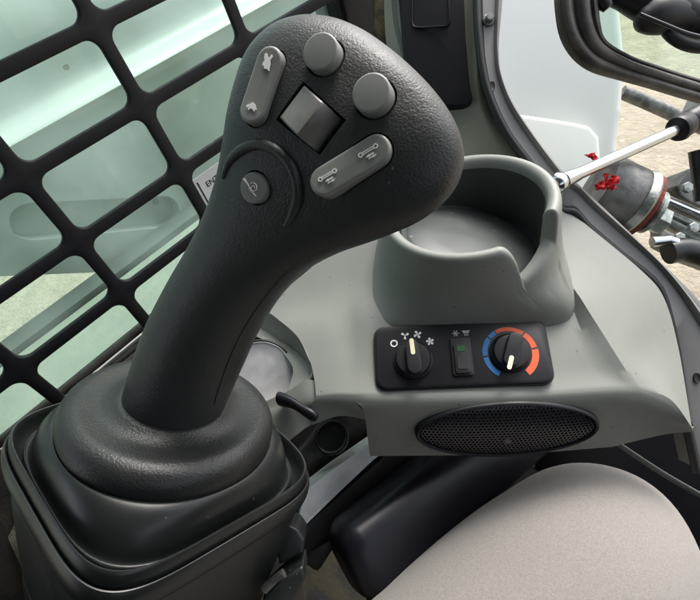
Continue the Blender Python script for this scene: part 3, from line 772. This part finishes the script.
# sill strips and the dark cover under the console, all running fore and aft
A0, A1 = P(286,560,.52), P(392,438,.56)
DH = (A1-A0).normalized()
def strip(pts, off, bev): return lambda b: prism(b, pts, off, bevel=bev)
single('sill_ledge', strip([P(255,505,.500),P(300,455,.515),P(340,405,.535),P(410,405,.56),P(360,450,.54),P(300,512,.515),P(280,535,.505)], CF*.05, .003), m_ledge, 'dusty dark ledge showing below the console lug', 'ledge')
def dish(b):
    n = (-CF*.6+V((0,0,1))*.8).normalized(); ex, ey, n = frame_from(n); c = P(331,437,.505)
    loft(b, [circ(c+n*h, ex, ey, r, 40) for r, h in ((.017,-.012),(.0185,-.002),(.0180,.0008),(.0165,.0012),(.0150,.0004),(.0140,-.003),(.002,-.004))], True, True, True)
single('ledge_dish', dish, m_rubber, 'small round black dish in the dark gap below the console lug', 'dish')
single('white_sill_strip', strip([P(294,532,.480),P(306,490,.484),P(332,470,.494),P(368,445,.51),P(398,424,.525),P(405,436,.522),P(374,460,.506),P(340,492,.493),P(303,528,.478)], CF*.02+CU*.004, .0015), m_strip, 'white painted sill strip running under the console', 'sill strip')
def cover(b):
    a0, a1 = P(345,570,.445), P(560,390,.60)
    ex = (a1-a0).normalized(); side = ex.cross(-CF).normalized()
    if side.dot(CR) < 0: side = -side
    nrm = side.cross(ex).normalized()
    if nrm.dot(CF) > 0: nrm = -nrm
    L = (a1-a0).length; rings = []
    for k in range(10):
        t = k/9; inset = 0
        if t == 0: pass
    sec = lambda w, h, e, o: [o + side*(math.copysign(abs(math.cos(a))**(2/e), math.cos(a))*w) + nrm*(math.copysign(abs(math.sin(a))**(2/e), math.sin(a))*h) for a in [2*PI*i/48 for i in range(48)]]
    rr = .022
    for k in range(9):
        a = k/8*PI/2; rings.append(sec(.040-rr*(1-math.sin(a)), .032-rr*(1-math.sin(a)), 3.2, a0 + ex*(rr*(1-math.cos(a)))))
    rings.append(sec(.040, .032, 3.2, a1))
    loft(b, rings, True, True, True)
single('sill_cover', cover, m_navy, 'shiny dark rounded cover running fore and aft beside the knee', 'cover')
single('rubber_trim_bar', strip([P(296,560,.478),P(302,528,.480),P(402,440,.52),P(432,438,.535),P(455,452,.53),P(420,470,.515),P(340,540,.48),P(318,575,.474)], CF*.03, .006), m_dark, 'matt black rubber bar alongside the white sill strip', 'trim bar')
single('floor_dirt', strip([P(330,640,.53),P(430,555,.56),P(520,468,.60),P(560,470,.61),P(470,560,.57),P(390,650,.53)], CF*.02, .004), m_ledge, 'strip of caked dirt on the floor between dark cover and knee', 'dirt')
single('lower_cladding', strip([P(520,440,.60),P(628,420,.60),P(690,420,.56),P(760,400,.56),P(760,640,.55),P(600,560,.60)], CF*.02, .004), m_black, 'black cladding sheet in the footwell under the right end of the console', 'cladding')
single('edge_strip', lambda b: tube(b, cat([P(612,440,.555),P(640,459,.548),P(670,478,.54),P(716,504,.53)],4), .0042, 12, squash=.5), m_tyre, 'thin grey edge strip across the black footwell cladding', 'edge strip')

# corner pillar between the side window and the front opening
pil = empty('corner_pillar', P(450,190,.50), 'cab corner pillar with black cover panel and beige trim', 'pillar')
bm = bmesh.new()
patch(bm, [[P(*q) for q in r] for r in [
   [(384,-40,.530),(400,-40,.515),(463,-40,.480),(474,-40,.474),(482,-40,.480)],
   [(386,40,.530),(402,40,.515),(466,40,.480),(477,40,.474),(484,40,.480)],
   [(400,90,.525),(415,90,.51),(469,90,.482),(479,96,.476),(489,96,.482)],
   [(420,130,.52),(440,130,.505),(476,126,.487),(492,130,.480),(507,132,.484)],
   [(430,190,.52),(455,190,.50),(500,190,.485),(530,190,.476),(566,200,.474)]]], 6, 8)
link('pillar_trim', solid(fin(bm), .004), m_beige, pil)
bm = bmesh.new()
prism(bm, [P(398,-30,.506),P(463,-30,.473),P(466,40,.473),P(470,84,.475),P(473,99,.476),P(472,103,.477),P(466,105,.4785),P(430,106,.49),P(408,90,.50)], CF*.02, bevel=.0025, segs=3)
m_cover = mat('matt_black_cover', (.005,.005,.007), .5, bump=('noise', 900, .1, .0002), spec=.22)
cvr = link('cover_panel', fin(bm), m_cover, pil)
bm = bmesh.new()
pts = cat([P(413,-30,.4975),P(412,10,.4985),P(412.5,24,.4985),P(418,27.5,.4955),P(440,26.5,.485),P(448.5,24,.4805),P(449,10,.4800),P(446,-30,.481)], 4)
tube(bm, pts, .0011, 8); link('panel_bead', fin(bm), m_cover, cvr)
bm = bmesh.new()
prism(bm, [P(373,-30,.548),P(388,-30,.54),P(394,30,.535),P(393,44,.535),P(384,46,.54),P(374,30,.548)], CF*.02, bevel=.003)
link('dirty_channel', fin(bm), mat('rusty_dirt', (.10,.07,.03), .8, bump=('noise',200,.8,.002), var=(70,.1,(.035,.03,.02))), pil)
bm = bmesh.new(); tube(bm, cat([P(394,-30,.522),P(397,20,.522),P(404,50,.518),P(414,80,.514)],4), .0045, 10); link('pillar_edge', fin(bm), m_tyre, pil)

# front opening frame (painted steel band with rolled flange)
frm = empty('door_frame', P(700,450,.46), 'grey steel frame of the front door opening, bolted and rounded at its corner', 'door frame')
inner = [(480,-40),(481,0),(482,30),(485,65),(492,95),(508,130),(532,163),(553,192),(562,206),(576,209),(592,227),(620,251),(643,269),(656,281),(664,294),(671,315),(677,340),(684,380),(690,422),(700,470)]
outer = [(506,-40),(504,0),(502,20),(500,45),(502,70),(512,97),(533,130),(556,160),(568,172),(580,183),(593,195),(612,213),(633,233),(650,249),(666,264),(684,281),(701,298),(730,330),(750,360),(770,390)]
fd = .464
I = cat([P(*q, fd) for q in inner], 5); O = cat([P(*q, fd) for q in outer], 5)
bm = bmesh.new()
rows = []
for k, (i, o) in enumerate(zip(I, O)):
    w = o-i
    rows.append([i + CF*.03, i + CF*.004, i + w*.03 + CF*.001, i+w*.08, i + w*.62, i + w*.66 - CF*.0035, i+w*.72 - CF*.005, i+w*.78-CF*.0035, i + w*.82 + CF*.001, i+w*.9+CF*.001, i + w*.96+CF*.002, o + CF*.005, o + CF*.03])
loft(bm, rows, False)
link('frame_band', fin(bm), m_frame, frm, angle=35)
bm = bmesh.new(); tube(bm, [p + CF*.001 - (O[i]-p).normalized()*.0035 for i, p in enumerate(I)], .0042, 10); link('frame_gap_shade', fin(bm), m_dark, frm)  # dark tube painting the shadow in the gap along the inner edge
def bolt(x, y, head):
    c = P(x, y, fd-.001); bx, by, bz = frame_from(-CF)
    b = bmesh.new()
    if head:
        loft(b, [circ(c+bz*h, bx, by, r, 24) for r, h in ((.0058,-.002),(.0058,.0008),(.0052,.0014),(.0040,.0016),(.0038,.0055),(.0030,.0064),(.0005,.0066))], True, True, True)
        return link('frame_bolt', fin(b), m_gun, frm)
    loft(b, [circ(c+bz*h, bx, by, r, 20, r*1.5) for r, h in ((.0034,-.001),(.0034,.0004),(.0030,.0006),(.0026,.0003))], True, True, True)
    return link('frame_hole', fin(b), m_dark, frm)
bolt(488.5,20,True); bolt(491.5,86,False); bolt(697,378,False)

# gas strut holding the open door
st = empty('gas_strut', P(558,184,.45), 'chrome gas strut with black cylinder joining frame and open door', 'gas strut')
s0, s1, s2 = P(560,182,.445), P(676,130,.50), P(760,82,.55)
bm = bmesh.new(); tube(bm, [s0, s0.lerp(s1,.5), s1], .0058, 20); link('strut_rod', fin(bm), m_steel, st)
bm = bmesh.new()
bmesh.ops.create_uvsphere(bm, u_segments=20, v_segments=12, radius=.0095, matrix=Matrix.Translation(s0 + (s0-s1).normalized()*.002))
tube(bm, [s0+(s1-s0).normalized()*.004, s0+(s1-s0).normalized()*.010, s0+(s1-s0).normalized()*.024], [.0085,.0078,.0062], 20)
link('strut_ball_end', fin(bm), m_steel, st)
bm = bmesh.new(); dd = (s2-s1).normalized()
tube(bm, [s1-dd*.001, s1+dd*.002, s1+dd*.006, s1+dd*.009, s1+dd*.018, s1+dd*.021, s1+dd*.024, s2], [.008,.0125,.0135,.0125,.0125,.0110,.0125,.0125], 24)
link('strut_cylinder', fin(bm), m_black, st)

# ================================================================== OPEN FRONT DOOR with rubber framed window
door = empty('front_door', P(640,110,.60), 'open front door window in a thick weathered black rubber seal', 'door')
path = [(577,-40,.560),(578,0,.565),(583,30,.572),(597,52,.582),(625,66,.596),(655,76,.612),(690,87,.63),(760,108,.66)]
hw = [(.0230),(.0230),(.0225),(.0190),(.0150),(.0140),(.0140),(.0140)]
cp = cat([P(*q) for q in path], 6); cw = [x.x for x in cat([V((h,0,0)) for h in hw], 6)]
bm = bmesh.new(); rows = []
for i, p in enumerate(cp):
    t = (cp[min(i+1,len(cp)-1)]-cp[max(i-1,0)]).normalized(); s = t.cross(CF).normalized(); nrm = -CF
    if s.dot(CR*.7+CU*.7) < 0: s = -s
    w = cw[i]
    sec = [(-1.0,-.5),(-1.02,.1),(-.9,.34),(-.7,.42),(-.5,.36),(-.4,.16),(-.3,.16),(-.2,.40),(0,.52),(.25,.5),(.42,.36),(.5,.12),(.58,.1),(.68,.26),(.85,.26),(1.0,.08),(1.02,-.5)]
    rows.append([p + s*(a*w) + nrm*(b_*w*1.0) for a, b_ in sec])
loft(bm, rows, True, True, True)
link('window_seal', fin(bm), m_seal, door, angle=50)
bm = bmesh.new()
gl = [(592,-60,.575),(594,20,.580),(608,45,.592),(650,62,.614),(700,76,.636),(790,104,.675),(790,-60,.66)]
g0 = P(*gl[0]); gn = (P(*gl[3])-g0).cross(P(*gl[5])-g0).normalized()
if gn.dot(CF) < 0: gn = -gn
prism(bm, [on_plane(q[0], q[1], g0+gn*.004, gn) for q in gl], gn*.004); link('door_glass', fin(bm), g_front, door, smooth=False)

wip = empty('wiper_motor', P(668,18,.585), 'black wiper motor with hanging ring mounted across the open door window', 'wiper motor')
bm = bmesh.new()
tube(bm, cat([P(590,-22,.58),P(625,-4,.578),P(660,8,.575),P(705,22,.572)],4), [.014,.014,.015,.016,.016,.018,.02,.022,.024,.024,.022,.02,.02], 18)
link('motor_arm', fin(bm), m_black, wip)
bm = bmesh.new()
tube(bm, cat([P(636,20,.57),P(645,19,.57),P(665,14,.57),P(690,18,.57),P(730,34,.57)],4), [.006,.009,.012,.014,.016,.019,.021,.022,.022,.021,.020,.018,.017,.016,.016,.015,.014], 18)
link('motor_body', fin(bm), m_dark, wip)
bm = bmesh.new(); rc = P(696,24,.578); rx, ry, rz = frame_from((-CF+CU*.3).normalized())
tube(bm, [rc + rx*(.038*math.cos(a)) + ry*(.034*math.sin(a)) for a in [2*PI*k/48 for k in range(49)]], .0075, 14, caps=False); link('motor_ring', fin(bm), m_dark, wip)
bm = bmesh.new(); tube(bm, cat([P(640,14,.552),P(664,24,.55),P(690,34,.55),P(720,40,.55)],4), .0022, 8); link('motor_cable', fin(bm), m_rubber, wip)
single('roller_knob', lambda b: tube(b, [P(599,-6,.565),P(603,2,.565),P(608,8,.565)], [.008,.0095,.006], 16), m_black, 'small black knob at the top inner corner of the door seal', 'knob')

# ================================================================== OUTSIDE: ground, loader arm, front bodywork
GZ = -1.35
def ground(b):
    n = 60; S_ = 160
    xs = [-S_ + 2*S_*i/n for i in range(n+1)]
    vs = [[b.verts.new(V((x, y, GZ))) for x in xs] for y in xs]
    for j in range(n):
        for i in range(n): b.faces.new((vs[j][i],vs[j][i+1],vs[j+1][i+1],vs[j+1][i]))
struct('ground', ground, m_sand)
# left loader arm: long box beam with a rolled top edge and an embossed slot
arm = empty('loader_arm', (-1.0,.2,-.55), 'long white loader arm outside the left window with an oval pressed recess', 'loader arm')
ax0 = -.86
def armpt(x, y): return WX(x, y, ax0)
zl = armpt(20,150).z*.5 + armpt(180,80).z*.5 + .028
zb = armpt(40,280).z
bm = bmesh.new()
sec = [(ax0-.40, zl+.235),(ax0-.16, zl+.225),(ax0-.08, zl+.195),(ax0-.045,zl+.14),(ax0-.036,zl+.09),(ax0-.034,zl+.05),(ax0-.033,zl+.036),(ax0-.029, zl+.024),(ax0-.016, zl+.013),(ax0+.004, zl+.008),(ax0+.014,zl+.004),(ax0+.017,zl+.000),(ax0+.014,zl-.004),(ax0+.004,zl-.008),(ax0,zl-.018),(ax0-.002,zb+.012),(ax0-.006,zb+.003),(ax0-.016,zb),(ax0-.40,zb)]
yy = [-1.2,-.8,-.5,-.3,-.15,0,.1,.2,.3,.4,.5,.6,.8,1.0,1.3]
ba, bb = armpt(0,279), armpt(178,271)
def zlow(y): return ba.z + (bb.z-ba.z)*min(max((y-ba.y)/(bb.y-ba.y), -.6), 1.5)
loft(bm, [[V((x, y, z if z > zb+.02 else z-zb+zlow(y))) for x, z in sec] for y in yy], True, True, True)
arm_me = fin(bm)
def slot(pa, pb, half):
    b = bmesh.new(); a, c = armpt(*pa), armpt(*pb); d = (c-a).normalized(); e = V((1,0,0)).cross(d)
    L = (c-a).length; m = (a+c)/2; m.x = ax0-.03
    prism(b, pill(m, d, e, L, half, 12), V((.08,0,0))); return b
arm_me = boolean_cut(arm_me, [slot((32,222),(165,212),.030)])
link('arm_beam', arm_me, m_arm, arm, angle=35)
# lower link and sill outside the window
single('lower_link', lambda b: box(b, -.85,-.80,-1.2,1.2, WX(60,334,-.80).z, WX(60,314,-.80).z, bevel=.012), m_tyre, 'dark green grey beam low outside the window under the loader arm', 'beam')
single('outer_sill', lambda b: box(b, -.72,-.53,-1.2,.5, -.52,-.395, bevel=.012), mat('dull_sill_paint', (.30,.31,.27), .5, bump=('noise', 80, .4, .002), var=(8,.2,(.20,.22,.19))), 'pale outer sill ledge just outside the window bottom', 'sill')
# pale bodywork in front of the opening
wp = [(470,-60),(600,-60),(622,0),(628,60),(624,110),(619,150),(616,200),(560,215),(500,150)]
fr = empty('front_bodywork', P(560,190,.95), 'white painted loader bodywork filling the view through the front opening', 'bodywork')
single('body_panel', lambda b: prism(b, [P(x,y,.95 - .0006*(x-470)) for x, y in wp], CF*.12, bevel=.02, segs=5), m_body, None, None, parent=fr)
single('body_flange', lambda b: prism(b, [P(x,y,.86) for x, y in ((450,100),(500,110),(540,116),(572,121),(590,125),(600,136),(604,190),(560,225),(490,180))], CF*.03, bevel=.010, segs=5), m_body, None, None, parent=fr)
# lower arm cross bar and small plate seen beyond
single('cross_bar', lambda b: tube(b, cat([P(622,92,1.3),P(650,104,1.3),P(690,122,1.3),P(730,140,1.3)],3), .018, 14), m_gun, 'thin grey bar crossing above the sandy ground past the door', 'bar')
single('grey_plate', lambda b: prism(b, [P(697,92,1.1),P(720,92,1.1),P(720,128,1.1),P(686,116,1.1)], CF*.03, bevel=.004), m_tyre, 'dull green grey plate at the right edge above the strut', 'plate')

# hinge hardware outside the frame
hb = empty('hinge_pin', P(640,205,.52), 'scuffed steel hinge pin with a hex nut and red rust outside the frame', 'hinge pin')
h0, h1 = P(606,190,.515), P(641,207,.515)
dd = (h1-h0).normalized()
bm = bmesh.new(); tube(bm, [h0-dd*.012, h0, h0.lerp(h1,.5), h1-dd*.008, h1-dd*.003, h1], [.036,.036,.036,.036,.034,.030], 36); link('pin_sleeve', fin(bm), m_gun, hb)
bm = bmesh.new(); tube(bm, [h1-dd*.011, h1-dd*.008, h1, h1+dd*.001], [.0355,.0366,.0360,.032], 30); link('rust_ring', fin(bm), m_rust, hb)
bm = bmesh.new(); w0 = P(647,210,.508); tube(bm, [w0, w0+dd*.002, w0+dd*.006, w0+dd*.007], [.022,.024,.024,.022], 30); link('washer', fin(bm), m_zinc, hb)
bm = bmesh.new(); w1 = P(652,217,.505); tube(bm, [w1, w1+dd*.002, w1+dd*.013, w1+dd*.015], [.0135,.0145,.0145,.012], 6); link('hex_nut', fin(bm), m_zinc, hb, angle=20)
bm = bmesh.new(); tube(bm, [h0.lerp(h1,.62)-CF*.004, h0.lerp(h1,.8)-CF*.004, h0.lerp(h1,.86)-CF*.004], [.034,.0365,.035], 30); link('pin_collar', fin(bm), m_zinc, hb)
from mathutils import noise as nz_
def rag(c, size, count, seed, flat=V((1,1,1))):
    def f(b):
        rnd = random.Random(seed)
        for k in range(count):
            d = V((rnd.uniform(-1,1),rnd.uniform(-1,1),rnd.uniform(-1,1))); d = (d - CF*.35); d.normalize()
            e = d.cross(V((rnd.uniform(-1,1),rnd.uniform(-1,1),rnd.uniform(-1,1)))).normalized(); n = d.cross(e)
            L = size*rnd.uniform(.7,1.25); W = size*rnd.uniform(.35,.75); off = V((k*3.7+seed,0,0)); top = []; bot = []
            for i in range(13):
                u_ = i/12; tr = []; br = []
                for j in range(9):
                    v_ = j/8-.5; q = V((u_*2.2, v_*2.2, 0))+off
                    w_ = W*(.25+.9*u_)*(1+.25*nz_.noise(q*3))
                    p = d*(L*u_*(1+.18*nz_.noise(q*2.6+V((9,0,0))))) + e*(w_*v_) + n*(size*.35*nz_.noise(q*1.5) + size*.09*nz_.noise(q*3.4))
                    p = c + CR*(p.dot(CR)*flat.x) + CU*(p.dot(CU)*flat.y) + CF*(p.dot(CF)*flat.z)
                    tr.append(p); br.append(p+n*.0007)
                top.append(tr); bot.append(br)
            rings = [t + bb[::-1] for t, bb in zip(top, bot)]
            loft(b, rings, True, True, True)
    return f
single('red_rag', rag(P(606,187,.472), .0120, 10, 3, V((1.0,1.0,.7))), m_ragred, 'crumpled red rag below the chrome strut rod', 'rag')
single('red_ribbon', rag(P(597,162,.52), .0130, 4, 6, V((1.2,.7,.6))), m_ragred, 'thin red ribbon showing just above the chrome strut rod', 'ribbon')
mach = empty('hydraulic_coupler', P(690,250,.60), 'dark grey hydraulic coupler block and plates at the right edge', 'coupler')
for nm, pts, d, dep, mt in (
   ('coupler_body', [(676,186),(690,168),(720,160),(720,215),(690,202),(680,196)], .60, .05, m_gun),
   ('upper_plate', [(664,192),(700,208),(730,222),(730,232),(690,215),(664,202)], .57, .02, m_frame),
   ('middle_plate', [(662,206),(700,222),(730,236),(730,256),(690,238),(664,222)], .565, .02, m_zinc),
   ('lower_plate', [(660,226),(690,242),(725,262),(725,275),(690,262),(660,246)], .55, .02, m_frame)):
    bm = bmesh.new(); prism(bm, [P(x,y,d) for x, y in pts], CF*dep, bevel=.003, segs=3); link(nm, fin(bm), mt, mach)
bm = bmesh.new(); tube(bm, cat([P(668,252,.54),P(682,250,.54),P(700,254,.54),P(730,265,.54)],4), .014, 16); link('coupler_hose', fin(bm), m_rubber, mach)
for k, (a, b_, r) in enumerate((((664,199),(735,229),.0035),((668,214),(735,247),.003),((700,150),(706,200),.012))):
    bm = bmesh.new(); tube(bm, [P(*a,.555), P(*a,.555).lerp(P(*b_,.56),.5), P(*b_,.56)], r, 12); link('coupler_pipe', fin(bm), (m_steel, m_gun, m_rubber)[k], mach)
for x, y in ((686,188),(692,228),(678,238)):
    bm = bmesh.new(); c = P(x,y,.553); tube(bm, [c, c-CF*.004, c-CF*.0045], [.0065,.0065,.0055], 6); link('coupler_bolt', fin(bm), m_zinc, mach, angle=20)
bm = bmesh.new(); tube(bm, [P(652,242,.535),P(668,240,.535),P(676,243,.535)], .006, 12); link('coupler_pipe', fin(bm), m_steel, mach)

# ================================================================== PERSON: bent knee in pale trousers
K = P(603,540,.45)
def knee(b):
    ctrl = [(V((-.10,-.62,-.02)),.120),(V((-.075,-.42,.0)),.115),(V((-.045,-.26,.008)),.100),(V((-.020,-.12,.006)),.094),(V((-.004,-.045,.0)),.088),(V((.0,.0,-.028)),.082),(V((.0,.016,-.085)),.074),(V((-.002,.012,-.19)),.068),(V((-.004,.0,-.34)),.058),(V((-.006,-.01,-.44)),.050)]
    pts = cat([K+c for c, r in ctrl], 6); rad = [x.x for x in cat([V((r,0,0)) for c, r in ctrl], 6)]
    rnd = random.Random(2)
    rings = []
    nx = None
    for i, p in enumerate(pts):
        t = (pts[min(i+1,len(pts)-1)] - pts[max(i-1,0)]).normalized()
        a = V((1,0,0)); nx = (a - t*a.dot(t)).normalized(); ny = t.cross(nx)
        ring = []
        for k in range(64):
            th = 2*PI*k/64
            f_ = 1 + .012*math.sin(3*th+i*.21) + .008*math.sin(5*th-i*.37+1)
            ring.append(p + (nx*math.cos(th)*1.05 + ny*math.sin(th)*.97)*rad[i]*f_)
        rings.append(ring)
    loft(b, rings, True, True, True)
single('person', knee, m_cloth, 'seated person seen only as one bent knee in pale grey trousers', 'person')

# ================================================================== LIGHT
w = bpy.data.worlds.new('World'); sc.world = w; w.use_nodes = True
nt = w.node_tree; bg = nt.nodes['Background']; sky = nt.nodes.new('ShaderNodeTexSky'); sky.sky_type = 'NISHITA'; sky.sun_disc = False
SUN = V((-.08,.65,.75)).normalized()          # direction towards the sun
el = math.asin(SUN.z); az = math.atan2(SUN.x, SUN.y)
sky.sun_elevation = el; sky.sun_rotation = az; sky.air_density = 1.0; sky.dust_density = 4.0; sky.ozone_density = 1.0
hs = nt.nodes.new('ShaderNodeHueSaturation'); hs.inputs['Saturation'].default_value = .35
nt.links.new(sky.outputs['Color'], hs.inputs['Color']); nt.links.new(hs.outputs['Color'], bg.inputs['Color']); bg.inputs['Strength'].default_value = .15
sd = bpy.data.lights.new('sun', 'SUN'); sd.energy = 1.0; sd.angle = math.radians(24); sd.color = (1.0,.96,.90)
so = bpy.data.objects.new('sun', sd); C.objects.link(so); so.rotation_euler = SUN.to_track_quat('Z','Y').to_euler()
sc.view_settings.view_transform = 'Standard'; sc.view_settings.look = 'None'; sc.view_settings.gamma = 1
sc.view_settings.exposure = 1.55
sc.render.engine = 'CYCLES'
sc.cycles.max_bounces = 8; sc.cycles.transparent_max_bounces = 12
